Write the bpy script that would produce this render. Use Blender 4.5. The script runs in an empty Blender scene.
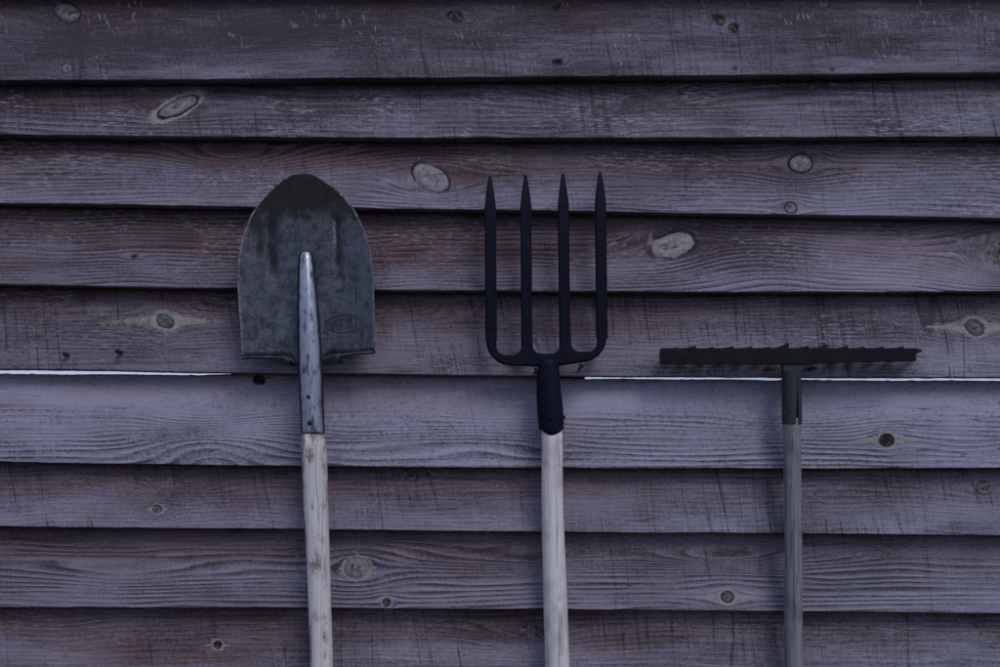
import bpy, bmesh, math
import numpy as np
from mathutils import Vector

# ---------------------------------------------------------------- camera / light
SC = bpy.context.scene
COL = SC.collection
D = 1.54                 # camera to wall plane (m)
K = 0.00154              # metres per photo pixel on the wall plane
ZC = 1.29                # camera height
ROW = 480.0              # photo row of the camera's height
cam = bpy.data.objects.new('camera', bpy.data.cameras.new('camera'))
COL.objects.link(cam); SC.camera = cam
cam.location = (0, -D, ZC); cam.rotation_euler = (math.radians(90), 0, 0)
cam.data.sensor_width = 36; cam.data.lens = 36.0
cam.data.shift_y = (ROW - 333.5) / 1000.0
cam.data.clip_start = 0.05; cam.data.clip_end = 2000

W = bpy.data.worlds.new('World'); SC.world = W; W.use_nodes = True
wn = W.node_tree.nodes; wl = W.node_tree.links
sky = wn.new('ShaderNodeTexSky'); sky.sky_type = 'NISHITA'; sky.sun_disc = False
sky.air_density = 1.0; sky.dust_density = 1.2; sky.ozone_density = 5.0
# thin high cloud over the blue, its lavender tint added to colour the light
wtc = wn.new('ShaderNodeTexCoord'); wno = wn.new('ShaderNodeTexNoise'); wno.inputs['Scale'].default_value = 3.0; wno.inputs['Detail'].default_value = 5
wmr = wn.new('ShaderNodeMapRange'); wmr.inputs[1].default_value = .35; wmr.inputs[2].default_value = .65; wmr.inputs[3].default_value = .30; wmr.inputs[4].default_value = .80
wmx = wn.new('ShaderNodeMix'); wmx.data_type = 'RGBA'; wmx.inputs[7].default_value = (5.5, 5.7, 8.8, 1)
wl.new(wtc.outputs['Generated'], wno.inputs['Vector']); wl.new(wno.outputs['Fac'], wmr.inputs[0]); wl.new(wmr.outputs[0], wmx.inputs[0])
wl.new(sky.outputs[0], wmx.inputs[6]); wl.new(wmx.outputs[2], wn['Background'].inputs[0]); wn['Background'].inputs[1].default_value = 0.09
sl = bpy.data.lights.new('sun', 'SUN'); sl.energy = 1.0; sl.angle = math.radians(24); sl.color = (1, 0.95, 0.96)
so = bpy.data.objects.new('sun', sl); COL.objects.link(so)
# soft light high in front of the wall, a little to the right
sdir = Vector((0.48, -0.78, 1.0)).normalized()
sky.sun_elevation = math.asin(sdir.z); sky.sun_rotation = math.atan2(sdir.x, sdir.y)
so.rotation_euler = (-sdir).to_track_quat('-Z', 'Y').to_euler()
vs = SC.view_settings
vs.view_transform = 'Standard'; vs.look = 'None'; vs.exposure = 0.02; vs.gamma = 1.0; vs.use_curve_mapping = False
SC.render.engine = 'CYCLES'; SC.cycles.max_bounces = 4; SC.cycles.diffuse_bounces = 2; SC.cycles.glossy_bounces = 2

# ---------------------------------------------------------------- helpers
def P(px, py, Y):
    """point at depth Y whose photo pixel is (px,py)"""
    f = K * (D + Y) / D
    return Vector(((px - 500) * f, Y, ZC - (py - ROW) * f))
def kY(Y): return K * (D + Y) / D

def link(name, me, parent=None, mat=None):
    o = bpy.data.objects.new(name, me); COL.objects.link(o)
    if parent: o.parent = parent
    if mat: me.materials.append(mat)
    return o
def empty(name, loc, label, cat):
    o = bpy.data.objects.new(name, None); COL.objects.link(o)
    o.location = loc; o.empty_display_size = 0.05
    o['label'] = label; o['category'] = cat
    return o
def attach(o, root):
    """parent o (built in world coordinates) to root keeping its place"""
    o.parent = root
    r = Vector((0, 0, 0)); q = root
    while q: r += q.location; q = q.parent
    o.matrix_parent_inverse.identity()
    if o.data and not o.get('_moved'):
        o.data.transform(__import__('mathutils').Matrix.Translation(-r))
    return o
def mesh_from(name, verts, faces, smooth=True):
    me = bpy.data.meshes.new(name); me.from_pydata([tuple(v) for v in verts], [], faces)
    me.update()
    if smooth: me.polygons.foreach_set('use_smooth', [True] * len(me.polygons))
    return me
def fixn(me):
    bm = bmesh.new(); bm.from_mesh(me); bmesh.ops.recalc_face_normals(bm, faces=bm.faces); bm.to_mesh(me); bm.free()
def loft(name, rings, cap=True, smooth=True):
    n = len(rings[0]); verts = [v for r in rings for v in r]; faces = []
    for i in range(len(rings) - 1):
        for j in range(n):
            a = i * n + j; b = i * n + (j + 1) % n
            faces.append((a, b, b + n, a + n))
    if cap:
        faces.append(tuple(range(n))[::-1]); faces.append(tuple(range((len(rings) - 1) * n, len(rings) * n)))
    me = mesh_from(name, verts, faces, smooth); fixn(me)
    return me
def sharp(o, deg=35):
    me = o.data
    try:
        me.set_sharp_from_angle(angle=math.radians(deg))
    except Exception: pass
def smoothstep(a, b, x):
    t = np.clip((x - a) / (b - a), 0, 1); return t * t * (3 - 2 * t)
rng = np.random.default_rng(7)
def noise1(x, period, seed):
    r = np.random.default_rng(seed).uniform(-1, 1, 4096)
    t = x / period + 1000; i = np.floor(t).astype(int); f = t - i; f = f * f * (3 - 2 * f)
    return r[i % 4096] * (1 - f) + r[(i + 1) % 4096] * f
def fbm(x, y, px_, py_, seed, n=3):
    o = 0; a = 1.0; tot = 0
    for k in range(n):
        o = o + a * noise2(x, y, px_ / 2 ** k, py_ / 2 ** k, seed + 1000 * k); tot += a; a *= .55
    return o / tot * 1.3
def noise2(x, y, px_, py_, seed):
    r = np.random.default_rng(seed).uniform(-1, 1, (256, 256))
    tx = x / px_ + 500; ty = y / py_ + 500
    i = np.floor(tx).astype(int); j = np.floor(ty).astype(int)
    fx = tx - i; fy = ty - j; fx = fx * fx * (3 - 2 * fx); fy = fy * fy * (3 - 2 * fy)
    a = r[i % 256, j % 256]; b = r[(i + 1) % 256, j % 256]; c = r[i % 256, (j + 1) % 256]; d = r[(i + 1) % 256, (j + 1) % 256]
    return (a * (1 - fx) + b * fx) * (1 - fy) + (c * (1 - fx) + d * fx) * fy

# node mini language -------------------------------------------------
class NT:
    def __init__(s, name):
        s.m = bpy.data.materials.new(name); s.m.use_nodes = True
        s.t = s.m.node_tree; s.n = s.t.nodes; s.bsdf = s.n['Principled BSDF']
    def put(s, sock, v):
        if isinstance(v, bpy.types.NodeSocket): s.t.links.new(v, sock)
        elif v is not None:
            if sock.type == 'RGBA' and len(v) == 3: v = (*v, 1)
            sock.default_value = v
    def M(s, op, a, b=None, c=None, clamp=False):
        n = s.n.new('ShaderNodeMath'); n.operation = op; n.use_clamp = clamp
        for i, v in enumerate((a, b, c)):
            if v is not None: s.put(n.inputs[i], v)
        return n.outputs[0]
    def add(s, a, b): return s.M('ADD', a, b)
    def sub(s, a, b): return s.M('SUBTRACT', a, b)
    def mul(s, a, b): return s.M('MULTIPLY', a, b)
    def attr(s, name, out='Vector'):
        n = s.n.new('ShaderNodeAttribute'); n.attribute_name = name; return n.outputs[out]
    def sep(s, v):
        n = s.n.new('ShaderNodeSeparateXYZ'); s.put(n.inputs[0], v); return n.outputs
    def comb(s, x, y, z):
        n = s.n.new('ShaderNodeCombineXYZ')
        for i, v in enumerate((x, y, z)): s.put(n.inputs[i], v)
        return n.outputs[0]
    def vmul(s, v, k):
        n = s.n.new('ShaderNodeVectorMath'); n.operation = 'MULTIPLY'; s.put(n.inputs[0], v); s.put(n.inputs[1], k); return n.outputs[0]
    def vadd(s, v, k):
        n = s.n.new('ShaderNodeVectorMath'); n.operation = 'ADD'; s.put(n.inputs[0], v); s.put(n.inputs[1], k); return n.outputs[0]
    def noise(s, v, scale=1.0, detail=3, rough=0.5, dist=0.0):
        n = s.n.new('ShaderNodeTexNoise'); s.put(n.inputs['Vector'], v); n.inputs['Scale'].default_value = scale
        n.inputs['Detail'].default_value = detail; n.inputs['Roughness'].default_value = rough; n.inputs['Distortion'].default_value = dist
        return n.outputs['Fac']
    def ss(s, x, a, b, lo=0.0, hi=1.0):
        n = s.n.new('ShaderNodeMapRange'); n.interpolation_type = 'SMOOTHSTEP'; s.put(n.inputs[0], x)
        n.inputs[1].default_value = a; n.inputs[2].default_value = b; n.inputs[3].default_value = lo; n.inputs[4].default_value = hi
        return n.outputs[0]
    def mix(s, f, a, b, mode='MIX'):
        n = s.n.new('ShaderNodeMix'); n.data_type = 'RGBA'; n.blend_type = mode
        s.put(n.inputs[0], f); s.put(n.inputs[6], a); s.put(n.inputs[7], b); return n.outputs[2]
    def bump(s, h, dist, strength=1.0):
        n = s.n.new('ShaderNodeBump'); n.inputs['Strength'].default_value = strength; n.inputs['Distance'].default_value = dist
        s.put(n.inputs['Height'], h); s.put(s.bsdf.inputs['Normal'], n.outputs[0])
    def base(s, c, rough=0.8, metal=0.0, spec=0.3):
        s.put(s.bsdf.inputs['Base Color'], c); s.put(s.bsdf.inputs['Roughness'], rough)
        s.put(s.bsdf.inputs['Metallic'], metal); s.put(s.bsdf.inputs['Specular IOR Level'], spec)
    def obj(s): return s.n.new('ShaderNodeTexCoord').outputs['Object']

# ---------------------------------------------------------------- weathered board material
def plank_material():
    t = NT('weathered_board')
    def four(nm):
        n = t.n.new('ShaderNodeAttribute'); n.attribute_name = nm; q = t.sep(n.outputs['Vector']); return q[0], q[1], q[2], n.outputs['Alpha']
    u, v, sz = t.sep(t.attr('wuv'))          # grain frame (flows round the knots)
    ru, rv, _ = t.sep(t.attr('raw'))         # plain board frame
    kd, tone, flame, resin = four('ka')
    pale, red, sawm, spkm = four('kb')
    ringk, fleckm, outl, g = four('kc')
    vfm, chkm, spkk, kmix = four('ke')
    fib = t.noise(t.comb(t.mul(u, 0.035), t.mul(v, 0.75), sz), 1, 4, 0.65)
    fib2 = t.noise(t.comb(t.mul(u, 0.16), t.mul(v, 1.3), sz), 1, 2, 0.6)
    spk = t.noise(t.comb(t.mul(ru, 0.42), t.mul(rv, 0.5), sz), 1, 2, 0.65)
    fl = t.noise(t.comb(t.mul(u, 0.11), t.mul(v, 0.62), t.add(sz, 11)), 1, 1, 0.55)
    vf = t.noise(t.comb(t.mul(t.add(ru, t.mul(rv, -.25)), 0.33), t.mul(rv, 0.10), t.add(sz, 97)), 1, 1, 0.55)
    fleck = t.add(t.mul(t.ss(fl, 0.55, 0.68), fleckm), t.mul(t.ss(vf, 0.58, 0.70), vfm))
    # saw marks: two families of thin near-vertical scores
    su = t.add(ru, t.mul(rv, -0.14))
    w1 = t.noise(t.comb(t.mul(su, 0.021), t.mul(rv, 0.0035), t.add(sz, 23)), 1, 1, 0.5)
    def scores(freq, wander, off, width):
        ph = t.add(t.mul(su, freq), t.mul(w1, wander))
        f = t.M('FRACT', ph); cell = t.M('FLOOR', ph)
        wn_ = t.n.new('ShaderNodeTexWhiteNoise'); wn_.noise_dimensions = '2D'; t.put(wn_.inputs['Vector'], t.comb(cell, t.add(sz, off), 0.0))
        amp = t.ss(wn_.outputs['Value'], 0.25, 1.0)
        return t.mul(t.M('MULTIPLY', t.ss(f, 0.0, width * .5), t.ss(f, width * .5, width, 1.0, 0.0)), amp), wn_.outputs['Value']
    s1, c1 = scores(0.050, 3.6, 23, 0.18)
    s2, c2 = scores(0.115, 4.0, 29, 0.34)
    saw = t.mul(t.add(s1, t.mul(s2, 0.6)), sawm)
    fz = t.noise(t.comb(t.mul(su, 0.55), t.mul(rv, 0.05), t.add(sz, 37)), 1, 2, 0.65)
    sawf = t.add(t.mul(t.mul(t.sub(c2, 0.4), sawm), 0.5), t.mul(t.sub(fz, 0.5), t.add(1.2, t.mul(sawm, 4.2))))
    # growth rings
    fr = t.M('FRACT', g)
    ring = t.mul(t.mul(t.ss(fr, 0.38, 0.90), t.ss(fr, 0.93, 1.0, 1.0, 0.0)), ringk)
    # tone
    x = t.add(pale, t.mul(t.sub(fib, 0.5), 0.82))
    x = t.add(x, t.mul(t.sub(fib2, 0.5), 0.40))
    x = t.add(x, t.mul(t.sub(spk, 0.5), t.add(t.add(0.26, t.mul(spkk, 0.22)), t.mul(spkm, 0.26))))
    x = t.sub(x, t.mul(t.mul(t.ss(spk, 0.48, 0.36), spkm), t.mul(spkk, 0.16)))
    x = t.sub(x, t.mul(ring, 0.50))
    x = t.add(x, t.mul(t.mul(t.mul(t.ss(fr, 0.0, 0.10), t.ss(fr, 0.12, 0.40, 1.0, 0.0)), t.add(ringk, 0.15)), 0.24))
    x = t.sub(x, t.mul(saw, 0.46))
    x = t.sub(x, t.mul(sawf, 0.10))
    x = t.M('MAXIMUM', t.M('MINIMUM', x, 1.0), t.mul(t.add(fib, spk), 0.12))
    grey = t.mix(x, (0.015, 0.012, 0.0135), (0.39, 0.395, 0.50))
    redc = t.mix(x, (0.018, 0.0095, 0.0105), (0.265, 0.182, 0.196))
    c = t.mix(t.M('ADD', red, t.mul(t.sub(fib, .5), .5), clamp=True), grey, redc)
    c = t.mix(t.M('MULTIPLY', fleck, 0.7, clamp=True), c, (0.38, 0.35, 0.39))
    # pale flame of clear wood round some knots, with streaky edge
    fm = t.ss(t.add(flame, t.add(t.mul(t.sub(fib2, 0.5), 0.9), t.mul(t.sub(spk, 0.5), 0.6))), 0.14, 0.72)
    c = t.mix(t.mul(fm, 0.85), c, t.mix(fib2, (0.17, 0.16, 0.15), (0.46, 0.44, 0.41)))
    rs = t.ss(t.add(resin, t.add(t.mul(t.sub(spk, 0.5), 1.6), t.mul(t.sub(kmix, 0.5), 0.9))), 0.35, 0.95)
    c = t.mix(t.mul(rs, 0.62), c, t.mix(t.ss(spk, 0.4, 0.6), (0.11, 0.062, 0.034), (0.30, 0.24, 0.17)))
    # knot core: own rings, checks, bark ring
    kn = t.noise(t.comb(t.mul(ru, 0.22), t.mul(rv, 0.22), t.add(sz, 61)), 1, 2, 0.65)
    kdn = t.add(kd, t.mul(t.sub(kn, 0.5), 0.34))
    core = t.ss(kdn, 0.86, 1.06, 1.0, 0.0)
    kr = t.M('SINE', t.mul(kdn, 15.0))
    kx = t.add(t.mul(tone, 0.92), t.add(t.mul(kr, 0.09), t.add(t.mul(t.sub(kn, 0.5), 1.2), t.mul(t.sub(fib2, 0.5), 0.5))))
    crk = t.noise(t.comb(t.mul(ru, 0.10), t.mul(rv, 0.16), t.add(sz, 73)), 1, 1, 0.5)
    crk = t.ss(t.M('ABSOLUTE', t.sub(crk, 0.5)), 0.0, 0.03, 1.0, 0.0)
    heart = t.add(t.mul(t.ss(kdn, 0.0, 0.45, 1.0, 0.0), 0.25), t.mul(t.mul(crk, t.ss(kdn, 0.3, 0.8, 1.0, 0.0)), 0.55))
    kx = t.M('SUBTRACT', kx, heart, clamp=True)
    c = t.mix(core, c, t.mix(kx, (0.016, 0.014, 0.014), (0.34, 0.33, 0.345)))
    kb_ = t.mul(t.ss(kdn, 0.84, 0.99), t.ss(kdn, 1.02, 1.22, 1.0, 0.0))
    c = t.mix(t.M('MULTIPLY', kb_, outl, clamp=True), c, (0.012, 0.010, 0.010))
    # thin drying checks along the grain
    ck = t.noise(t.comb(t.mul(u, 0.006), t.mul(v, 0.17), t.add(sz, 83)), 1, 1, 0.5)
    chk = t.mul(t.ss(t.M('ABSOLUTE', t.sub(ck, 0.5)), 0.0, 0.010, 1.0, 0.0), chkm)
    c = t.mix(t.mul(chk, 0.7), c, (0.02, 0.018, 0.02))
    t.base(c, 0.82, 0, 0.25)
    h = t.add(t.mul(fib, 0.8), t.mul(spk, 0.45)); h = t.add(h, t.mul(ring, 0.12)); h = t.sub(h, t.mul(saw, 0.5)); h = t.add(h, t.mul(fz, t.add(0.2, t.mul(sawm, 0.6))))
    t.bump(h, 0.0010, 0.7)
    return t.m
BOARD = plank_material()

# ---------------------------------------------------------------- the board wall
# bottom edge of each board: photo rows at px 0, 500, 1000
EDGES = [(80, 77.0, 72.7), (134.5, 137.7, 136.2), (202.8, 210.3, 218), (284, 291.3, 291.2), (369, 375.0, 377.2),
         (462, 467.6, 468), (526.5, 531.3, 535.5), (607.5, 609, 613.8), (689, 690, 693)]
def quad(e, u):
    a, b, c = e; q = u / 1000.0
    q = np.clip(q, -0.35, 1.35)
    return a * (2 * (q - .5) * (q - 1)) + b * (-4 * q * (q - 1)) + c * (2 * q * (q - .5))
T = 0.024       # board thickness
STEP = 0.0262   # how far each lower board sits behind the one above
class B:        # what one board looks like
    def __init__(s, pale=.5, red=.3, stain=0, saw=.5, ring=.5, fleck=.5, pitch=7., pith=120., wav=30., rtop=1.5, spk=.4, lowlit=.10, knots=(), eyes=(), patches=(), redw=.35):  # lowlit: tone shift towards the board's lower edge
        s.__dict__.update(locals())
# knots: px, py, rx, ry, angle, tone, outline, flame length, resin
BOARDS = [
 B(pale=.27, red=.75, stain=.05, saw=.55, ring=.12, fleck=.16, pitch=8, pith=-60, wav=26, redw=.2,
   knots=[(67, 12, 13, 9, 28, .42, .9, 0, 0), (67, 68, 5.5, 5, 0, .55, .5, 0, 0), (455, 17, 9, 6, 20, .12, .5, 0, 0), (557, 8, 5, 3.4, 0, .02, .3, 0, 0),
          (557, 62, 5, 2.8, 0, .02, .3, 0, 0), (718, 20, 8, 5, 25, .12, .4, 0, 0), (733, 28, 6, 5, 0, .12, .4, 0, 0), (832, 42, 4, 3, 0, .3, .6, 0, 0), (735, 68, 3, 2.5, 0, .2, .5, 0, 0), (833, 69, 3, 2.5, 0, .2, .5, 0, 0)],
   patches=[(130, 45, 150, 14, .45), (420, 30, 160, 14, .25), (730, 45, 230, 13, .25), (250, 30, 60, 10, .25), (560, 60, 140, 9, -.2), (900, 66, 150, 8, -.3), (180, 72, 120, 6, -.35)]),
 B(pale=.36, red=.75, saw=.75, ring=.34, fleck=.9, pitch=6.0, pith=170, wav=18,
   knots=[(177, 107, 21, 7.5, -27, .62, 1, 14, 0)], eyes=[(632, 78, 75, 26, 6.5)], patches=[(632, 105, 22, 12, .5), (60, 100, 120, 20, .25), (880, 105, 150, 18, -.15)]),
 B(pale=.46, red=1.0, saw=.3, ring=.58, fleck=.75, pitch=4.4, pith=330, wav=14, redw=.42,
   knots=[(432, 178, 20, 11.5, 32, .82, .85, 0, 0), (800, 163, 11.5, 9, 10, .62, 1, 0, 0), (791, 208, 6, 5, 20, .5, 1, 0, 0)],
   eyes=[(232, 157, 85, 15, 4.6)], patches=[(860, 205, 190, 14, -.22), (430, 200, 160, 8, -.2), (640, 195, 120, 14, -.15)]),
 B(pale=.45, rtop=.9, red=1.1, saw=.25, ring=.75, fleck=.6, pitch=4.2, pith=170, wav=16, redw=.55,
   knots=[(672, 245, 21, 12, -12, .88, .9, 0, 0), (1000, 251, 17, 16, 0, .42, .25, 0, 0), (133, 256, 5, 3, -20, .3, .4, 0, 0)],
   eyes=[(735, 262, 90, 24, 3.2)], patches=[(735, 248, 82, 30, .5), (900, 265, 110, 22, -.5), (560, 270, 90, 16, -.35), (100, 235, 160, 14, .12)]),
 B(pale=.43, red=.85, saw=1.0, ring=.30, fleck=.6, pitch=4.6, pith=190, wav=20,
   knots=[(165.5, 321, 9, 6.6, 30, .42, 1, 75, 1), (975, 327, 9.5, 7, 25, .36, 1, 58, 0), (330, 303, 8, 5, 0, .4, .3, 0, 0)],
   eyes=[(466, 298, 32, 15, 6), (140, 300, 70, 8, 2.5)], patches=[(600, 345, 200, 18, -.2), (940, 355, 120, 14, -.25), (80, 345, 120, 14, .1)]),
 B(pale=.88, rtop=.62, spk=1.0, lowlit=-.16, red=.45, saw=.3, ring=.95, fleck=.25, pitch=5.8, pith=560, wav=13, redw=.2,
   knots=[(887, 440, 7, 6, 0, .04, .8, 36, 0), (259, 380, 6.5, 5.5, 0, .0, .6, 0, 0), (215, 478, 14, 12, 0, .6, 0, 0, 0)],
   eyes=[(205, 412, 60, 20, 3.4), (215, 440, 80, 20, -3.5), (800, 415, 90, 18, 2.6), (470, 440, 120, 16, -2)], patches=[(80, 395, 100, 14, -.3), (230, 415, 70, 14, -.1), (640, 400, 120, 14, -.2), (260, 452, 50, 12, .25), (940, 405, 90, 16, -.35)]),
 B(pale=.45, red=.75, saw=.85, ring=.28, fleck=.3, pitch=5.2, pith=640, wav=20, redw=.45,
   knots=[(157.5, 509, 4.2, 3.6, 0, .35, 1, 14, 0), (411, 475, 9, 6, 10, .3, .5, 0, 0), (986, 487, 9, 6.5, -20, .42, .8, 0, 0)],
   eyes=[(165, 488, 60, 9, 3)], patches=[(170, 500, 20, 10, .3), (30, 520, 60, 8, -.2), (900, 515, 120, 12, -.15)]),
 B(pale=.50, rtop=.75, red=.7, saw=.35, ring=.85, fleck=.3, pitch=5.8, pith=700, wav=15, redw=.35,
   knots=[(357, 568, 12, 9, -5, .62, .55, 22, 0), (386.5, 602, 4.2, 4, 0, .16, .9, 14, 0), (727.5, 597, 6.4, 6, 10, .34, 1, 38, 0)],
   eyes=[(540, 560, 130, 10, 2.6), (730, 556, 80, 12, 4), (130, 575, 140, 12, 2)], patches=[(930, 600, 120, 10, -.35), (60, 560, 60, 10, -.1)]),
 B(pale=.47, red=.9, saw=.7, ring=.3, fleck=.45, pitch=5.5, pith=820, wav=18, redw=.5,
   knots=[(217.5, 645, 4, 3.8, 0, .05, .9, 16, 0), (534, 634, 8, 6, 0, .35, .6, 0, 0)],
   eyes=[(520, 634, 45, 12, 3.5)], patches=[(480, 652, 160, 10, -.35), (900, 655, 140, 14, -.3), (60, 655, 80, 10, -.2)]),
]
TOP_P5 = ([-400, 0, 100, 200, 228, 262, 500, 556, 585, 1000, 1400], [373.3, 373.7, 374.5, 375.0, 374.2, 370, 370, 378.1, 378.8, 380.9, 381.6])

wall = empty('board_wall', (0, 0.03, 0.05), 'weathered purplish grey wall of overlapping horizontal boards behind the tools', 'wall')
def make_plank(i, low=False, eb=None, et=None, spec=None, top_fn=None):
    spec = spec or BOARDS[i]
    inner = np.arange(-70, 1071, 8.0 if low else 1.12)
    outer = np.linspace(0, 1, 12 if low else 14)[1:] * 1000
    U = np.concatenate([(inner[0] - outer)[::-1], inner, inner[-1] + outer])
    eb = eb or EDGES[i]; et = et or (EDGES[i - 1] if i > 0 else (-14, -16, -18))
    X = (U - 500) * K
    rag = noise1(U, 3.0, 100 + i) * .16 + noise1(U, 17., 130 + i) * .20 + noise1(U, 90., 160 + i) * .40
    zb = ZC - (quad(eb, U) + rag - ROW) * K
    zt_up = ZC - (quad(et, U) - ROW) * K
    exp = np.maximum(zt_up - zb, .05)
    sl = STEP / exp
    if top_fn is not None:
        ft = kY(STEP); zt = ZC - (np.interp(U, *top_fn) + noise1(U, 5., 55) * .2 + noise1(U, 31., 56) * .45 - .5 * smoothstep(.62, .95, noise1(U, 6., 57)) - ROW) * ft
        slm = sl
    else:
        zt = zt_up + 0.020
    n = int(max((zt - zb)) / K / (8 if low else 1.12)) + 2
    fr = np.concatenate([[0, .35, .8], np.linspace(1.6, n, n)]) / n       # fine rows at the rounded arris
    Z = []; Yv = []; 
    Z.append(zb + T * .0 + .0006); Yv.append(np.full_like(X, T))           # underside back
    Z.append(zb + .0003); Yv.append(np.full_like(X, T * .5))
    Z.append(zb + 0 * X); Yv.append(np.full_like(X, .0014))
    for f in fr:
        z = zb + .0006 + (zt - zb - .0006) * f
        y = (z - zb) * sl
        if f < 1e-9: y = y + .0003
        Z.append(z); Yv.append(y)
    nf = len(Z)
    Z.append(zt); Yv.append((zt - zb) * sl + T)
    Z = np.array(Z); Yv = np.array(Yv); XX = np.broadcast_to(X, Z.shape).copy()
    # texture frame: photo pixel of every vertex
    s = 1 + Yv / D
    u = 500 + XX / (K * s); v = ROW - (Z - ZC) / (K * s)
    v[:3] = v[3] + np.array([[12.], [6.], [1.]])
    v[nf:] = v[nf - 1] - 12
    # slight cupping, fibre waviness and saw chatter in the real surface
    face = np.zeros_like(Z); face[3:nf] = 1
    Yv = Yv + face * (noise2(u, v, 160, 40, 300 + i) * .0007 + noise2(u, v, 26, 9, 330 + i) * .00022)
    Yv = Yv + noise1(u, 420, 350 + i) * .0006
    # ---- grain
    kd = np.full(Z.shape, 9.0); tone = np.full(Z.shape, .5); outl = np.zeros(Z.shape)
    flame = np.zeros(Z.shape); resin = np.zeros(Z.shape); disp = np.zeros(Z.shape)
    uw = u.copy(); vw = v + noise1(u, 210, 400 + i) * 3.2 + noise1(u, 75, 430 + i) * 1.2
    if not low:
        for (kx, ky, rx, ry, an, tn, ol, fl, rsn) in spec.knots:
            ca, sa = math.cos(math.radians(an)), math.sin(math.radians(an))
            du, dv = u - kx, v - ky
            a = du * ca + dv * sa; b = -du * sa + dv * ca
            r = np.sqrt((a / rx) ** 2 + (b / ry) ** 2)
            hit = r < kd
            kd = np.where(hit, r, kd); tone = np.where(hit, tn, tone); outl = np.where(hit, ol, outl)
            # grain flows round the knot
            R2 = np.maximum((du / (rx * 2.0)) ** 2 + (dv / (ry * 1.25)) ** 2, 1e-3)
            k = np.where(R2 > 1, 1 / R2, 1.0) * np.exp(-np.clip(np.sqrt(R2) - 2.2, 0, 9) * .7)
            vw = vw - (vw - ky) * k * .85
            if fl:
                q = np.clip(1 - np.abs(du) / fl, 0, 1)
                hw = ry * (.25 + 1.75 * q ** 3.2)
                m = np.clip(1.25 - np.abs(dv) / hw, 0, 1) * smoothstep(0, .35, q)
                m = np.maximum(m, np.clip(1.35 - np.abs(r - 1) * min(rx, ry) / 4.0, 0, 1) * .9)
                if rsn:
                    q2 = np.clip(1 - np.abs(du + 4) / (fl * 1.0), 0, 1)
                    resin = np.maximum(resin, smoothstep(0, .4, q2) * np.exp(-((dv + du * .02 - 1) / (2.2 + 4.2 * q2)) ** 2) * (np.abs(du) > 14) * np.where(du < 0, 1, .62))
                    m *= np.where(np.abs(du) < 40, 1, .5)
                flame = np.maximum(flame, m * (.62 if ry < 5 else .9))
            if tn > .55 and rx > 10: disp += -.0016 * np.clip(1.15 - r ** 4, 0, 1) + .0012 * np.exp(-((r - 1.12) / .12) ** 2) * ol
            elif tn < .2: disp += .0028 * smoothstep(1.05, .7, r)
            else: disp += .0010 * np.exp(-((r - 1.0) / .14) ** 2) * ol
    pd = np.sqrt((vw - spec.pith) ** 2 + (spec.wav + noise1(u, 330, 460 + i) * spec.wav * .9) ** 2)
    g = pd / spec.pitch * (1 + .0)
    g = g + noise1(pd, 23, 480 + i) * .8
    if not low:
        for (ex, ey, rx, ry, A) in spec.eyes:
            g = g + A * np.exp(-((u - ex) / rx) ** 2 - ((v - ey) / ry) ** 2)
    # ---- wear with shapes of its own
    stain = np.full(Z.shape, float(spec.stain)); pale = np.full(Z.shape, float(spec.pale)) + noise1(u, 170, 500 + i) * .05
    if not low:
        for (cx, cy, rx, ry, A) in spec.patches:
            wx = u + noise2(u, v, 22, 9, 520 + i) * 12; wy = v + noise2(u, v, 30, 7, 540 + i) * 4
            m = smoothstep(1.3, .45, np.sqrt(((wx - cx) / rx) ** 2 + ((wy - cy) / ry) ** 2))
            if A > 0: stain += m * A
            else: pale += -m * A * .5
    # old stain kept where the next board sheltered it
    hgt = (Z - zb) / np.maximum(zt_up - zb, .03)
    edge = 1 - spec.redw + noise1(u, 120, 560 + i) * .16 + noise1(u, 34, 570 + i) * .06
    red = spec.red * (smoothstep(edge - .22, edge + .12, hgt) * .65 + .42 + .22 * noise2(u, v, 140, 24, 580 + i))
    red = red * (1 - .45 * smoothstep(350, 950, u)) 
    red = np.clip(red, 0, 1)
    pale = pale - .035 + spec.lowlit * smoothstep(.75, .05, hgt) * (1 + noise1(u, 60, 590 + i) * .6) - .04  # tone shift towards each board's lower edge
    ringk = np.full(Z.shape, spec.ring) * (1 + .35 * noise2(u, v, 120, 30, 600 + i)) * smoothstep(spec.rtop + .12, spec.rtop - .10, hgt + noise1(u, 110, 610 + i) * .10)
    Yv = Yv + disp * face
    blot = fbm(u, v, 80, 22, 620 + i); pale = pale + blot * .15 - stain * .24
    red = np.clip(red * (.95 + .3 * fbm(u, v, 66, 11, 630 + i)) , 0, 1)
    sawm = spec.saw * smoothstep(-.45, .45, fbm(u, v, 50, 33, 640 + i))
    spkm = smoothstep(-.4, .4, fbm(u, v, 50, 16, 650 + i, 2))
    ringk = ringk * (.3 + .7 * smoothstep(-.5, .4, fbm(u, v, 50, 12, 660 + i)))
    fleckm = spec.fleck * smoothstep(-.2, .4, fbm(u, v, 55, 20, 670 + i, 2))
    outl = outl * np.maximum(smoothstep(-.5, .1, noise2(u, v, 11, 11, 680 + i)), np.where(outl > .97, .9, .25))
    g = g + fbm(uw, vw, 60, 9, 690 + i, 1) * .34
    kd = kd + noise2(u, v, 13, 13, 700 + i) * .16
    vfm = (1.0 if i == 0 else .12) * smoothstep(.1, .6, fbm(u, v, 33, 20, 710 + i, 2)) * .7
    chkm = smoothstep(.1, .3, fbm(u, v, 125, 20, 720 + i, 2))
    kmix = .5 + .5 * fbm(u, v, 6, 10, 730 + i, 2)
    nr, nc = Z.shape
    co = np.empty((nr * nc, 3), np.float32)
    co[:, 0] = XX.ravel(); co[:, 1] = Yv.ravel(); co[:, 2] = Z.ravel()
    co -= np.array(wall.location, np.float32)
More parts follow.
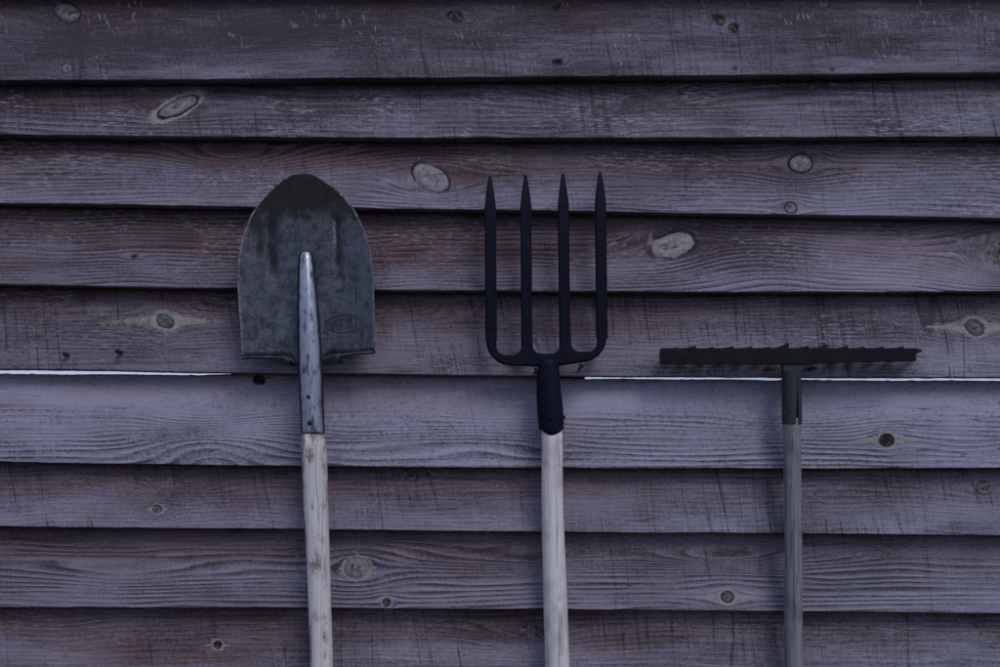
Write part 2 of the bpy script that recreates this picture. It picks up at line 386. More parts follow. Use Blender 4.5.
    idx = np.arange(nr * nc).reshape(nr, nc)
    idn = np.roll(idx, -1, axis=0)
    q = np.stack([idx[:, :-1], idx[:, 1:], idn[:, 1:], idn[:, :-1]], -1).reshape(-1, 4)
    nq = len(q)
    me = bpy.data.meshes.new('plank')
    me.vertices.add(len(co)); me.vertices.foreach_set('co', co.ravel())
    me.loops.add(nq * 4 + 2 * nr); 
    caps = np.concatenate([idx[:, 0], idx[::-1, -1]])
    me.loops.foreach_set('vertex_index', np.concatenate([q.ravel(), caps]).astype(np.int32))
    me.polygons.add(nq + 2)
    me.polygons.foreach_set('loop_start', np.concatenate([np.arange(nq) * 4, [nq * 4, nq * 4 + nr]]).astype(np.int32))
    me.polygons.foreach_set('use_smooth', np.ones(nq + 2, bool))
    me.update(calc_edges=True)
    def vec(nm, a):
        at = me.attributes.new(nm, 'FLOAT_VECTOR', 'POINT'); at.data.foreach_set('vector', np.stack([x.ravel() for x in a], -1).astype(np.float32).ravel())
    def col4(nm, a):
        at = me.attributes.new(nm, 'FLOAT_COLOR', 'POINT'); at.data.foreach_set('color', np.stack([np.broadcast_to(x, Z.shape).ravel() for x in a], -1).astype(np.float32).ravel())
    one = np.ones(Z.shape)
    vec('wuv', (uw, vw, one * (i % 50) * 37.3)); vec('raw', (u, v, one))
    kd = np.where(face > 0, kd, 9.0)
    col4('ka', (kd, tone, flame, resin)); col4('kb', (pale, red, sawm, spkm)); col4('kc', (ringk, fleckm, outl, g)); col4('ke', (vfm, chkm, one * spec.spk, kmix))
    o = link('plank', me, wall, BOARD)
    return o
for i in range(9):
    make_plank(i, top_fn=TOP_P5 if i == 5 else None)
# boards that carry on above and below the picture
for j, (b_, t_) in enumerate([(-14, -92), (-92, -160), (-160, -238)]):
    make_plank(20 + j, True, (b_, b_ - 2, b_ - 4), (t_, t_ - 2, t_ - 4), B(pale=.42))
lowrows = [690, 764, 842, 918, 1000, 1076, 1150, 1228, 1296]
for j in range(len(lowrows) - 1):
    t_, b_ = lowrows[j], lowrows[j + 1]
    make_plank(30 + j, True, (b_, b_, b_ + 2), (t_, t_, t_ + 3), B(pale=.46))

# posts that the boards are nailed to
def wood_simple(name, dark, lightc, sc=(6, 6, 1.2)):
    t = NT(name); o = t.obj()
    n = t.noise(t.vmul(o, tuple(k * 14 for k in sc)), 1, 5, .6)
    t.base(t.mix(n, dark, lightc), .85, 0, .2); t.bump(n, .001); return t.m
POST = wood_simple('post_timber', (.06, .05, .045), (.17, .15, .14))
def box(name, x0, x1, y0, y1, z0, z1, mat, parent, bev=.003):
    bm = bmesh.new(); bmesh.ops.create_cube(bm, size=1)
    for w_ in bm.verts: w_.co = (x0 + (w_.co.x + .5) * (x1 - x0), y0 + (w_.co.y + .5) * (y1 - y0), z0 + (w_.co.z + .5) * (z1 - z0))
    bmesh.ops.bevel(bm, geom=bm.edges[:], offset=bev, segments=2, affect='EDGES')
    me = bpy.data.meshes.new(name); bm.to_mesh(me); bm.free()
    o = link(name, me, None, mat); attach(o, parent); return o
yb = .052
xr = (585 - 500) * kY(yb + .0)
box('post', xr - .095, xr, yb, yb + .095, 0.0, 2.38, POST, wall)
for x in (-1.12, 1.30, -2.1, 2.1): box('post', x, x + .095, yb, yb + .095, 0, 2.38, POST, wall)

# ---------------------------------------------------------------- ground
def ground():
    t = NT('ground_earth'); o = t.obj()
    n = t.noise(o, 1.3, 6, .6); n2 = t.noise(o, 30, 4, .6)
    c = t.mix(n, (.045, .05, .03), (.11, .10, .07)); c = t.mix(t.mul(n2, .5), c, (.03, .03, .025))
    t.base(c, .95, 0, .1); t.bump(n2, .02)
    me = mesh_from('ground', [(-600, -600, 0), (600, -600, 0), (600, 600, 0), (-600, 600, 0)], [(0, 1, 2, 3)], False)
    g = link('ground', me, None, t.m); g['kind'] = 'structure'
ground()

# ---------------------------------------------------------------- tool materials
def steel_blade():
    t = NT('blade_steel'); o = t.obj()
    a = t.n.new('ShaderNodeAttribute'); a.attribute_name = 'dirt'; dirt = a.outputs['Fac']
    n = t.noise(o, 55, 6, .65); n2 = t.noise(o, 260, 4, .6); st = t.noise(t.vmul(o, (150, 150, 20)), 1, 4, .6); big = t.noise(o, 16, 4, .6)
    d = t.ss(t.add(dirt, t.add(t.mul(t.sub(n, .5), 1.5), t.mul(t.sub(st, .5), .6))),   .24, .74)
    c = t.mix(t.ss(n, .30, .70), (.032, .038, .050), (.120, .135, .166))
    c = t.mix(t.mul(t.ss(n2, .45, .75), .45), c, (.20, .215, .245))
    scr = t.noise(t.vmul(o, (420, 420, 16)), 1, 2, .5)
    c = t.mix(t.mul(t.ss(scr, .64, .70), .45), c, (.24, .255, .28))
    c = t.mix(t.mul(t.ss(big, .5, .7), .35), c, (.075, .092, .085))
    c = t.mix(t.mul(t.ss(st, .52, .68), .30), c, (.02, .02, .024))
    c = t.mix(t.mul(d, .9), c, t.mix(n2, (.003, .0028, .0035), (.014, .012, .014)))
    a2 = t.n.new('ShaderNodeAttribute'); a2.attribute_name = 'worn_glint'
    c = t.mix(t.M('MULTIPLY', a2.outputs['Fac'], t.ss(n2, .35, .6), clamp=True), c, (.36, .37, .39))
    t.base(c, t.add(.46, t.mul(d, .3)), t.sub(.55, t.mul(d, .5)), .3)
    t.bump(t.add(n2, t.mul(n, .8)), .0006, .7)
    return t.m
def metal(name, dark, lightc, rough, metallic, spot=None, ns=60, stretch=(1, 1, 1), amt=.5, spec=.4):
    t = NT(name); o = t.vmul(t.obj(), stretch)
    n = t.noise(o, ns, 6, .65); n2 = t.noise(o, ns * 5, 3, .6)
    c = t.mix(n, dark, lightc)
    if spot:
        m = t.ss(t.add(n, t.mul(t.sub(n2, .5), .3)), .53, .62); c = t.mix(t.mul(m, amt), c, spot)
    t.base(c, t.add(rough, t.mul(n2, .15)), metallic, spec); t.bump(t.add(n, t.mul(n2, .4)), .0006, .5)
    return t.m
BLADE = steel_blade()
def socket_steel():
    t = NT('socket_steel'); o = t.obj()
    at = t.n.new('ShaderNodeAttribute'); at.attribute_name = 'painted_shine'; painted_shine = at.outputs['Fac']
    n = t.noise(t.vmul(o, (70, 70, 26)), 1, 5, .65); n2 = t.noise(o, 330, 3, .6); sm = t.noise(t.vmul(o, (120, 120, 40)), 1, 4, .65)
    r = t.ss(t.add(painted_shine, t.add(t.mul(t.sub(n, .5), .5), t.mul(t.sub(n2, .5), .25))), .36, .60)
    c = t.mix(r, t.mix(n2, (.010, .012, .018), (.03, .034, .045)), t.mix(n, (.20, .21, .235), (.56, .59, .67)))  # dark sides and bright front: the tube's shading and reflection painted into the colour
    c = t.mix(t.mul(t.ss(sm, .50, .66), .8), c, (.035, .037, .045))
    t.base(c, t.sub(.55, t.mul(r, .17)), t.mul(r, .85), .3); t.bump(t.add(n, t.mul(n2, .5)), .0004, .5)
    return t.m
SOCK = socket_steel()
BLACK = metal('black_paint', (.0026, .0042, .012), (.0060, .0085, .021), .5, .0, (.012, .014, .02), 40, (1, 1, 1), .3, spec=.12)
RAKE = metal('rake_steel', (.0035, .0045, .0065), (.012, .015, .019), .5, .1, (.022, .02, .018), 45, (1, 1, 1), .3, spec=.15)
RAKE2 = metal('rake_socket_steel', (.022, .027, .032), (.055, .066, .075), .42, .3, (.008, .008, .009), 50, (1, 1, .5), .5, spec=.25)
RIVET = metal('rivet_dark', (.01, .01, .012), (.03, .03, .034), .5, .4)
SCREW = metal('screw_steel', (.02, .02, .022), (.07, .07, .075), .45, .6)
def handle_wood(name, dark, lightc, dirt, dirt_amt, off=0.0):
    t = NT(name); o = t.vadd(t.obj(), (off, off, off))
    n = t.noise(t.vmul(o, (260, 260, 7)), 1, 5, .65); b = t.noise(t.vmul(o, (26, 26, 11)), 1, 5, .62); f = t.noise(o, 420, 3, .6)
    g2 = t.noise(t.vmul(o, (70, 70, 45)), 1, 4, .6)
    c = t.mix(t.ss(t.add(t.mul(n, .75), t.mul(f, .25)), .16, .84), dark, lightc)
    m = t.ss(t.add(b, t.add(t.mul(t.sub(f, .5), .25), t.mul(t.sub(g2, .5), .5))), .46, .66)
    c = t.mix(t.mul(m, dirt_amt), c, dirt)
    ck = t.ss(t.M('ABSOLUTE', t.sub(t.noise(t.vmul(o, (95, 95, 2.2)), 1, 2, .5), .5)), 0, .014, 1, 0)
    c = t.mix(t.mul(ck, .4), c, (.035, .03, .03))
    t.base(c, .72, 0, .3); t.bump(t.add(t.sub(t.mul(n, .9), t.mul(ck, 1.4)), t.mul(f, .3)), .0012, .8)
    return t.m
H_SHOVEL = handle_wood('shovel_handle_wood', (.56, .535, .52), (.82, .79, .77), (.105, .09, .078), .85)
H_FORK = handle_wood('fork_handle_wood', (.64, .615, .59), (.86, .83, .81), (.34, .31, .285), .45, 3.7)
H_RAKE = handle_wood('rake_handle_wood', (.15, .155, .165), (.30, .31, .33), (.075, .07, .07), .5, 9.1)

def tube(path, radii, n=28, end0=None, end1=None, flat=1.0, seam=0.0, jitter=0.0):
    """loft round rings; path = [(px,py,Y)], radii in px; rings lie in horizontal planes"""
    rings = []
    for i, ((px, py, Y), r) in enumerate(zip(path, radii)):
        c = P(px, py, Y); k = kY(Y); ring = []
        for j in range(n):
            a = 2 * math.pi * j / n
            rr = r * k * (1 + (seam if (math.sin(a) < 0 and math.cos(a) > .12) else 0))
            rr *= 1 + jitter * math.sin(3 * a + i * .7) * .5
            dz = 0
            if i == 0 and end0: dz = end0(a) * k
            if i == len(path) - 1 and end1: dz = end1(a) * k
            ring.append(c + Vector((math.cos(a) * rr, math.sin(a) * rr * flat, dz)))
        rings.append(ring)
    return rings
def interp(pts, n):
    pts = np.array(pts, float); t = np.linspace(0, len(pts) - 1, n); i = np.arange(len(pts))
    return [tuple(np.interp(t, i, pts[:, c]) for c in range(pts.shape[1]))][0] if False else list(zip(*[np.interp(t, i, pts[:, c]) for c in range(pts.shape[1])]))
def make_handle(root, mat, x0, y0, x1, y1, Y0, Y1, r0, r1, length_px, seed, neck=None):
    """wooden shaft from photo point 0 through point 1 and on below the frame"""
    n = 60; path = []; rad = []
    sx = (x1 - x0) / (y1 - y0); sy = (Y1 - Y0) / (y1 - y0)
    for i in range(n + 1):
        q = length_px * i / n; py = y0 + q
        wob = math.sin(q * .011 + seed) * .7 + math.sin(q * .027 + seed * 2) * .35
        wob *= min(1, q / 60)
        path.append((x0 + sx * q + wob, py, Y0 + sy * q))
        r = r0 + (r1 - r0) * min(1, q / (y1 - y0)) + math.sin(q * .02 + seed) * .25
        if q < 9 and neck: r = r0 * (neck + (1 - neck) * math.sin(min(1, q / 9) * math.pi / 2))
        rad.append(r)
    for e in range(1, 6):
        a = e / 5 * math.pi / 2; path.append((path[n][0], y0 + length_px + 9 * math.sin(a), path[n][2])); rad.append(max(.4, rad[n] * math.cos(a)))
    o = link('handle', loft('handle', tube(path, rad, 32, jitter=.012)), None, mat); attach(o, root); return o
def dome(name, px, py, Y, r, mat, root, h=.35, n=14):
    rings = []; k = kY(Y); c = P(px, py, Y)
    for e in range(5):
        a = e / 4 * math.pi / 2 * .96; rr = r * k * math.cos(a); d = r * k * h * math.sin(a)
        rings.append([c + Vector((math.cos(2 * math.pi * j / n) * rr, -d, math.sin(2 * math.pi * j / n) * rr)) for j in range(n)])
    back = [v + Vector((0, .003, 0)) for v in rings[0]]
    o = link(name, loft(name, [back] + rings), None, mat); attach(o, root); return o

# ---------------------------------------------------------------- shovel
sh_lab = 'round point shovel hung upside down, steel blade with oval stamp, dirty grey handle'
shovel = empty('shovel', P(312, 437, -.03), sh_lab, 'shovel')
def shovel_axis(py): return 306 + (py - 255) * .0388
def build_blade():
    prof_s = np.array([0, 1.2, 4, 9, 18, 30, 41, 62, 82, 107, 135, 163, 184.])
    prof_w = np.array([.2, 7.5, 15, 23, 34, 45.2, 52.5, 61.5, 66.4, 68.3, 68, 67, 66.])
    S = np.concatenate([np.linspace(0, 10, 14)[:-1], np.linspace(10, 184, 110)])
    Tn = np.linspace(-1, 1, 97)
    ss_, tt = np.meshgrid(S, Tn, indexing='ij')
    w = np.interp(ss_, prof_s, prof_w) + (noise1(ss_, 7, 901) * .12 + noise1(ss_, 21, 902) * .3) * (np.abs(tt) > .9)
    x = tt * w
    # lower edge swells round the socket
    ext = 7 * np.exp(-(np.abs(x) / 17) ** 4)
    s2 = ss_ + ext * smoothstep(120, 184, ss_)
    k = K
    r = np.abs(tt)
    Y = -.026 - .011 * np.clip(np.abs(x) / 68, 0, 1) ** 2.2 * smoothstep(0, 60, ss_) - .010 * (1 - ss_ / 184.) ** 2
    Y = Y - .006 * np.exp(-(x / 13) ** 2) * smoothstep(85, 150, ss_)
    for gx in (-31, 33):
        Y = Y + .0026 * np.exp(-((x - gx) / 3.2) ** 2) * smoothstep(44, 56, ss_) * smoothstep(118, 100, ss_)
    Y = Y + .0006 * noise2(x, ss_, 24, 24, 77) + .0002 * noise2(x, ss_, 7, 7, 78)
    # rolled tread at the lower edge
    fold = smoothstep(178, 184, ss_) * (np.abs(x) > 14)
    Y = Y + fold * .004
    an = math.atan(.0388)
    tipx, tipy = 301.5, 172.6
    px = tipx + x * math.cos(an) + s2 * math.sin(an)
    py = tipy - x * math.sin(an) * 1.05 + s2 * math.cos(an)
    n, m = px.shape
    f = K * (D + Y) / D
    Xw = (px - 500) * f; Zw = ZC - (py - ROW) * f
    verts = np.stack([Xw, Y, Zw], -1).reshape(-1, 3)
    # back sheet, 2.2 mm behind, closed round the rim
    back = verts + np.array([0, .0022, 0])
    idx = np.arange(n * m).reshape(n, m); faces = []
    for i in range(n - 1):
        for j in range(m - 1):
            a, b, c, d = idx[i, j], idx[i, j + 1], idx[i + 1, j + 1], idx[i + 1, j]
            faces.append((a, d, c, b)); o_ = n * m; faces.append((a + o_, b + o_, c + o_, d + o_))
    rim = list(idx[0, :]) + list(idx[1:, -1]) + list(idx[-1, -2::-1]) + list(idx[-2:0:-1, 0])
    for a, b in zip(rim, rim[1:] + rim[:1]): faces.append((a, b, b + n * m, a + n * m))
    me = mesh_from('blade', verts.tolist() + back.tolist(), [tuple(int(q) for q in f_) for f_ in faces]); fixn(me)
    dist = np.sqrt((x * .8) ** 2 + (ss_ * 1.0) ** 2)
    edge = (w - np.abs(x))
    dirt = smoothstep(62, 8, ss_ - 10 * np.exp(-(x / 30) ** 2)) * .95 + .55 * smoothstep(16, 2, edge) * smoothstep(110, 20, ss_)
    for gx, a0, a1 in ((-31, 40, 112), (34, 46, 104), (-44, 52, 90)):
        dirt = dirt + .62 * np.exp(-((x - gx) / 6.5) ** 2) * smoothstep(a0 - 14, a0 + 6, ss_) * smoothstep(a1 + 8, a1 - 20, ss_)
    dirt = dirt + .25 * np.exp(-((np.abs(x) - 14) / 5) ** 2) * smoothstep(80, 120, ss_)
    worn_glint = smoothstep(2.6, .3, np.minimum(edge, ss_ * .9 + .3)) * (.55 + .45 * smoothstep(90, 20, ss_)) + .9 * np.exp(-((x - 30.8) / 1.2) ** 2) * smoothstep(46, 54, ss_) * smoothstep(86, 66, ss_)  # worn rim, plus a highlight painted along the edge of the right groove
    for nm, a in (('dirt', dirt), ('worn_glint', worn_glint)):
        at = me.attributes.new(nm, 'FLOAT', 'POINT'); at.data.foreach_set('value', np.concatenate([a.ravel(), a.ravel()]).astype(np.float32))
    o = link('blade', me, None, BLADE); attach(o, shovel); sharp(o, 50)
    return o
blade = build_blade()
# tread: rounded folded lip along the two shoulders
def bar(name, pts, r, mat, root, n=10, flat=1.0):
    rings = []
    for (px, py, Y) in pts:
        c = P(px, py, Y); k = kY(Y)
        rings.append([c + Vector((0, math.cos(2 * math.pi * j / n) * r * k * flat, math.sin(2 * math.pi * j / n) * r * k)) for j in range(n)])
    o = link(name, loft(name, rings), None, mat); attach(o, root); return o
bar('tread', [(243.4, 357.6, -.0335), (255, 357.4, -.031), (270, 357.3, -.0285), (284, 357.6, -.027), (291, 359.6, -.027), (296, 363, -.028)], 1.5, BLADE, shovel, 12, 1.7)
bar('tread', [(321, 362, -.028), (326, 358.6, -.027), (334, 356, -.027), (350, 354.3, -.0285), (363, 353.1, -.031), (375.4, 352, -.0335)], 1.5, BLADE, shovel, 12, 1.7)
def build_socket():
    path = []; rad = []
    for py, r, Y in ((251.6, .5, -.030), (252.0, 4.0, -.0315), (253.6, 6.2, -.0325), (258, 7.6, -.0335), (268, 8.5, -.0345), (285, 9.7, -.036), (310, 11.0, -.037), (345, 12.1, -.0365), (380, 12.3, -.0355), (410, 12.1, -.0345), (432.2, 11.9, -.034), (433.4, 11.6, -.034), (433.5, 9.0, -.034)):
        path.append((shovel_axis(py), py, Y)); rad.append(r)
    fine = interp([(*p, r) for p, r in zip(path, rad)], 90)
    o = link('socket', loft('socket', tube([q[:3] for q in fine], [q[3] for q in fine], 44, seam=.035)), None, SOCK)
    me = o.data; painted_shine = np.zeros(len(me.vertices), np.float32)
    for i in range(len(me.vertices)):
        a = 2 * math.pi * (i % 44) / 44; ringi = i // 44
        painted_shine[i] = .5 + .62 * (math.cos(a + math.pi / 2 - .12) - .62) / .38 - .42 * max(0, 1 - ringi / 60)  # painted shading by angle: bright in front, dark at the sides
    me.attributes.new('painted_shine', 'FLOAT', 'POINT').data.foreach_set('value', painted_shine)
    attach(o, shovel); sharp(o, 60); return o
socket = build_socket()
for py in (397, 423): dome('rivet', shovel_axis(py) - 2.6, py, -.0522, 2.6, RIVET, shovel, .5)
make_handle(shovel, H_SHOVEL, 313.0, 434.2, 322.0, 667, -.034, -.030, 12.4, 11.3, 700, 1.3, neck=.86)
# stamped oval mark on the blade, upside down like the shovel
def ring_mesh(cx, cy, a, b, wd, Yf, rot):
    n = 40; V = []; F = []
    for j in range(n):
        t_ = 2 * math.pi * j / n
        for s_ in (0, 1):
            aa, bb = a - wd * s_, b - wd * s_
            x, y = aa * math.cos(t_), bb * math.sin(t_)
            qx, qy = cx + x * math.cos(rot) - y * math.sin(rot), cy + x * math.sin(rot) + y * math.cos(rot)
            for off in (0, .0008): V.append(P(qx, qy, Yf(qx, qy) + off))
    for j in range(n):
        k2 = (j + 1) % n; A = j * 4; Bq = k2 * 4
        F += [(A, A + 2, Bq + 2, Bq), (A + 1, Bq + 1, Bq + 3, A + 3), (A, Bq, Bq + 1, A + 1), (A + 2, A + 3, Bq + 3, Bq + 2)]
    me = mesh_from('oval_stamp', V, F, False); fixn(me); return me
bvh = None
def blade_surface():
    from mathutils.bvhtree import BVHTree
    me = blade.data; off = shovel.location
    return BVHTree.FromPolygons([v.co + off for v in me.vertices], [tuple(p.vertices) for p in me.polygons])
bvh = blade_surface()
def on_blade(px, py):
    o_ = P(px, py, -.3); d = (o_ - cam.location).normalized()
    h = bvh.ray_cast(o_, d)
    return (h[0].y if h[0] else -.03) - .0004
STAMP = metal('stamp_dark', (.020, .021, .024), (.045, .046, .05), .6, .3)  # darker tone for the oval and its lettering
st = link('oval_stamp', ring_mesh(344, 324, 18.2, 9.3, .9, on_blade, -.04), None, STAMP)
def text_mesh(body, size_px):
    cu = bpy.data.curves.new('lettering', 'FONT'); cu.body = body; cu.size = 1; cu.align_x = 'CENTER'; cu.align_y = 'CENTER'; cu.resolution_u = 2
    to = bpy.data.objects.new('lettering_tmp', cu); COL.objects.link(to)
    bpy.context.view_layer.update()
    me = bpy.data.meshes.new_from_object(to.evaluated_get(bpy.context.evaluated_depsgraph_get()))
    bpy.data.objects.remove(to); return me
def letter(body, cx, cy, wpx, hpx):
    me = text_mesh(body, 1)
    xs = [v.co.x for v in me.vertices]; ys = [v.co.y for v in me.vertices]
    mx, my = (max(xs) + min(xs)) / 2, (max(ys) + min(ys)) / 2; sx = wpx / (max(xs) - min(xs)); sy = hpx / (max(ys) - min(ys))
    for v in me.vertices:
        # turned by 180 degrees
        qx = cx - (v.co.x - mx) * sx; qy = cy + (v.co.y - my) * sy
        v.co = P(qx, qy - .03 * (qx - cx), on_blade(qx, qy))
    o = link('lettering', me, None, STAMP); return o
st_l = [letter('FISKARS', 344, 326.2, 25, 4.6), letter('FINLAND', 345, 319.6, 15, 3.2)]
bl_root = shovel
for o in [st] + st_l:
    o.data.transform(__import__('mathutils').Matrix.Translation(-shovel.location)); o.parent = blade

# ---------------------------------------------------------------- fork
fork = empty('garden_fork', P(552, 437, -.022), 'black four tined garden fork hung tines up on a pale wooden handle', 'fork')
YF = -.024
def extrude_poly(name, pts, y0, y1, mat, root, bev=.0016, seg=3):
    bm = bmesh.new()
    f = bm.faces.new([bm.verts.new(P(px, py, (y0 + y1) / 2)) for px, py in pts])
    for v in bm.verts: v.co.y = y0
    r = bmesh.ops.extrude_face_region(bm, geom=[f])
    for e in r['geom']:
        if isinstance(e, bmesh.types.BMVert): e.co.y = y1
    bmesh.ops.recalc_face_normals(bm, faces=bm.faces)
    es = [e for e in bm.edges if abs(e.verts[0].co.y - e.verts[1].co.y) < 1e-6]
    bmesh.ops.bevel(bm, geom=es, offset=bev, segments=seg, affect='EDGES', clamp_overlap=True)
    bmesh.ops.triangulate(bm, faces=[q for q in bm.faces if len(q.verts) > 4])
    me = bpy.data.meshes.new(name); bm.to_mesh(me); bm.free()
    me.polygons.foreach_set('use_smooth', [True] * len(me.polygons))
    o = link(name, me, None, mat); attach(o, root); sharp(o, 40); return o
def arc(cx, cy, rx, ry, a0, a1, n=8):
    return [(cx + rx * math.cos(math.radians(a0 + (a1 - a0) * i / n)), cy + ry * math.sin(math.radians(a0 + (a1 - a0) * i / n))) for i in range(n + 1)]
def slot(x0, x1, y, yb_, r):      # from left side down, along and up (image coords, y down)
    return [(x0, y)] + arc(x0 + r, yb_ - r, r, r, 180, 90, 6) + arc(x1 - r, yb_ - r, r, r, 90, 0, 6) + [(x1, y)]
out = [(485.9, 332)]
out += [(496.3, 332)] + slot(496.6, 521.2, 336, 355.2, 9)[1:-1] + [(521.3, 334)]
out += [(532.2, 334)] + slot(532.8, 559.2, 338, 353.8, 8)[1:-1] + [(559.6, 333)]
out += [(570.4, 333)] + slot(571, 596.9, 336, 351.8, 9)[1:-1] + [(597.2, 330)]
out += [(606.9, 330)]
out += arc(581.5, 337, 25.2, 25.0, 0, 75, 9)
out += [(574, 363.6), (563, 365.4), (549, 366.8), (536, 366.6), (522, 366.2)]
out += arc(511.5, 340, 25.6, 25.8, 100, 180, 9)
extrude_poly('crossbar', out, YF - .0045, YF + .0045, BLACK, fork, .0022)
def tine(xb, yb_, xt, yt, w):
    # rings up the tine: flat bar that narrows to a spade point over the last 32 px
    rings = []; L = yb_ - yt
    for q in (0, .3, .6, L and 1 - 33 / L, 1 - 31 / L, 1 - 26 / L, 1 - 16 / L, 1 - 7 / L, 1 - 2.0 / L, 1):
        px = xb + (xt - xb) * q; py = yb_ + (yt - yb_) * q
        d = L * (1 - q); hw = w / 2 * (1.04 if d > 32 else .20 + .84 * (d / 32) ** .75)
        if d < 1: hw = w / 2 * .16
        th = .0036 * (1 if d > 30 else .35 + .65 * d / 30)
        Yc = YF - .010 * q * (1 - q) * 2 - .003 * q
        c = P(px, py, Yc); k = kY(Yc)
        ring = []
        for a, b in ((-1, -.35), (-.72, -1), (.72, -1), (1, -.35), (1, .35), (.72, 1), (-.72, 1), (-1, .35)):
            ring.append(c + Vector((a * hw * k, b * th, 0)))
        rings.append(ring)
    o = link('tine', loft('tine', rings), None, BLACK); attach(o, fork); sharp(o, 30); return o
tine(491.2, 340, 490.0, 176.6, 11.2); tine(526.8, 344, 525.6, 174.8, 10.8); tine(564.9, 344, 562.9, 173.6, 10.8); tine(602.0, 338, 600.0, 172.2, 11.0)
def build_fork_socket():
    fine = interp([(547.6, 361, YF, 9.0), (547.8, 364, YF, 10.8), (548.0, 372, YF, 11.4), (548.6, 388, YF, 12.1), (549.6, 402, YF, 12.9), (550.6, 416, YF, 13.2), (551.3, 429.5, YF, 12.6), (551.3, 430, YF, 11.0)], 50)
    rings = tube([q[:3] for q in fine], [q[3] for q in fine], 40, jitter=.01)
    m = len(rings)
    for i in range(m):
        wgt = max(0, (i / (m - 1) - .6) / .4)
        for j in range(40):
            a = 2 * math.pi * j / 40; rings[i][j].z += wgt * kY(YF) * (6.0 * (math.cos(a) ** 2) if math.sin(a) < 0 else 6.0) - wgt * kY(YF) * 5.5
    o = link('socket', loft('socket', rings), None, BLACK); attach(o, fork); sharp(o, 60)
build_fork_socket()
dome('rivet', 550.6, 418.5, YF - .0195, 2.3, BLACK, fork, .6); 
bar('rivet', [(562.5, 417, YF - .004), (564.8, 417, YF - .004), (565.3, 417, YF - .004)], 1.6, BLACK, fork)
make_handle(fork, H_FORK, 551.8, 428, 556.8, 667, YF, -.022, 10.6, 12.1, 720, 4.1)

# ---------------------------------------------------------------- rake
rake = empty('garden_rake', P(791, 425, -.045), 'dark steel garden rake with short teeth hung on a thin grey handle', 'rake')
YR = -.025
bm_pts = [(659.6, 349.6), (700, 349.4), (790, 349.2), (860, 348.8), (915.8, 348.8), (915.6, 361.4), (860, 362.4), (800, 364.2), (730, 364.6), (659.6, 364.6)]
extrude_poly('head_bar', bm_pts, YR - .0018, YR + .0018, RAKE, rake, .0008, 2)
tips = [(a_, b_ + c_) for (a_, b_), c_ in zip([(677, 348.0), (694, 346.2), (712.3, 347), (732, 346.7), (750.5, 346.6), (768.4, 346.8), (787.4, 344.0), (806.6, 345.8), (826, 345.0), (846, 345.9), (863, 346.6), (882, 346.4), (902, 346.6), (920, 350.8)], (1.0, 1.2, 1.4, .9, 1.6, 1.5, .6, 1.5, 1.0, 1.6, 1.3, 1.7, 1.2, 0))]
rr = np.random.default_rng(3)
for i, (tx, ty) in enumerate(tips):
    # tooth: root along the bar's upper edge, running back towards the wall, twisted and bent to the right
    Y1 = YR + .023; x0 = tx - 17.5
    rings = []
    for q in np.linspace(0, 1, 8):
        px = x0 + (tx - x0) * (q ** .9) + 5 * (1 - q); py = 351.5 + (ty - 351.5) * q ** 1.4
        Y = YR + .001 + (Y1 - YR) * q
        hw = min(7.0 * (1 - q) ** 1.1 + 2.2, px - 659.8); hh = 1.9 * (1 - q) + 1.5
        c = P(px, py, Y); k = kY(Y); tw = -.5 * q
        rings.append([c + Vector(((a * math.cos(tw) * hw - b * math.sin(tw) * hh) * k, 0, -(a * math.sin(tw) * hw * .6 + b * math.cos(tw) * hh) * k)) for a, b in ((-1, -.6), (-.6, -1), (.6, -1), (1, -.6), (1, .6), (.6, 1), (-.6, 1), (-1, .6))])
    o = link('tooth', loft('tooth', rings), None, RAKE); attach(o, rake); sharp(o, 30)
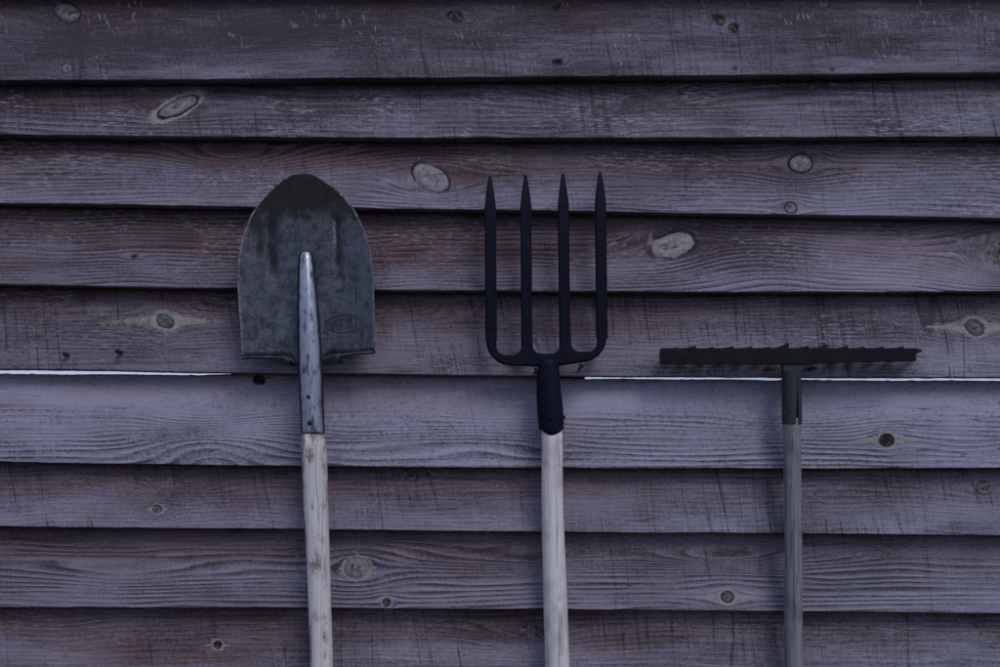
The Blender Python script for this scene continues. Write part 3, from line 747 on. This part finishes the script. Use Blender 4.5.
# strap neck, folded round the handle with an open slit
def build_rake_socket():
    n = 36; rings = []
    for i in range(31):
        q = i / 30; py = 372 + 52 * q; cx = 791.2 + .8 * q; Y = -.024; r = 9.4 + .5 * q
        gap = .05 + .30 * q ** 2; a0 = math.radians(-72)     # slit faces the camera, right of centre
        c = P(cx, py, Y); k = kY(Y); outer = []; inner = []
        for j in range(n):
            a = a0 + gap / 2 + (2 * math.pi - gap) * j / (n - 1)
            outer.append(c + Vector((math.cos(a) * r * k, math.sin(a) * r * k, 0)))
            inner.append(c + Vector((math.cos(a) * (r - 1.3) * k, math.sin(a) * (r - 1.3) * k, 0)))
        rings.append(outer + inner[::-1])
    o = link('socket', loft('socket', rings), None, RAKE2); attach(o, rake); sharp(o, 40)
build_rake_socket()
extrude_poly('neck', [(781.6, 358.5), (806, 358.5), (808.5, 363.2), (803, 367), (800.9, 372), (800.6, 376), (782.2, 376), (782.0, 368), (780.6, 364)], YR + .0005, YR + .0105, RAKE2, rake, .0015, 2)
dome('rivet', 784.6, 413.5, -.0385, 1.2, SCREW, rake, .5)
make_handle(rake, H_RAKE, 791.6, 418, 794.9, 667, -.024, -.022, 8.6, 8.9, 740, 2.2)

# ---------------------------------------------------------------- screws the tools hang on (driven into the board)
def screw(px, py, y_out, r_head=2.7, r_shaft=1.45, up=False):
    """shaft from the board out to y_out with a domed head; photo position of the head"""
    n = 14; k = kY(y_out); c = P(px, py, y_out); rings = []
    prof = [(.022, r_shaft), (y_out + .0032, r_shaft), (y_out + .0016, r_head), (y_out, r_head), (y_out - .0010, r_head * .8), (y_out - .0013, r_head * .45), (y_out - .0005, r_head * .32), (y_out + .0004, r_head * .2)]
    for yy, r in prof: rings.append([Vector((c.x + math.cos(2 * math.pi * j / n) * r * k, yy, c.z + math.sin(2 * math.pi * j / n) * r * k)) for j in range(n)])
    o = link('screw', loft('screw', rings), None, SCREW); attach(o, wall); sharp(o, 40)
screw(286.8, 361.6, -.040); screw(336.6, 358.4, -.040)
screw(536.2, 369.2, -.034); screw(581.5, 365.6, -.034)
screw(65.0, 354.2, -.007, 2.6, 1.8); screw(117.4, 351.2, -.011, 2.6, 1.8)
screw(771.5, 368.0, YR - .0065, 2.8, 1.5); screw(815.5, 367.2, YR - .0065, 2.8, 1.5)
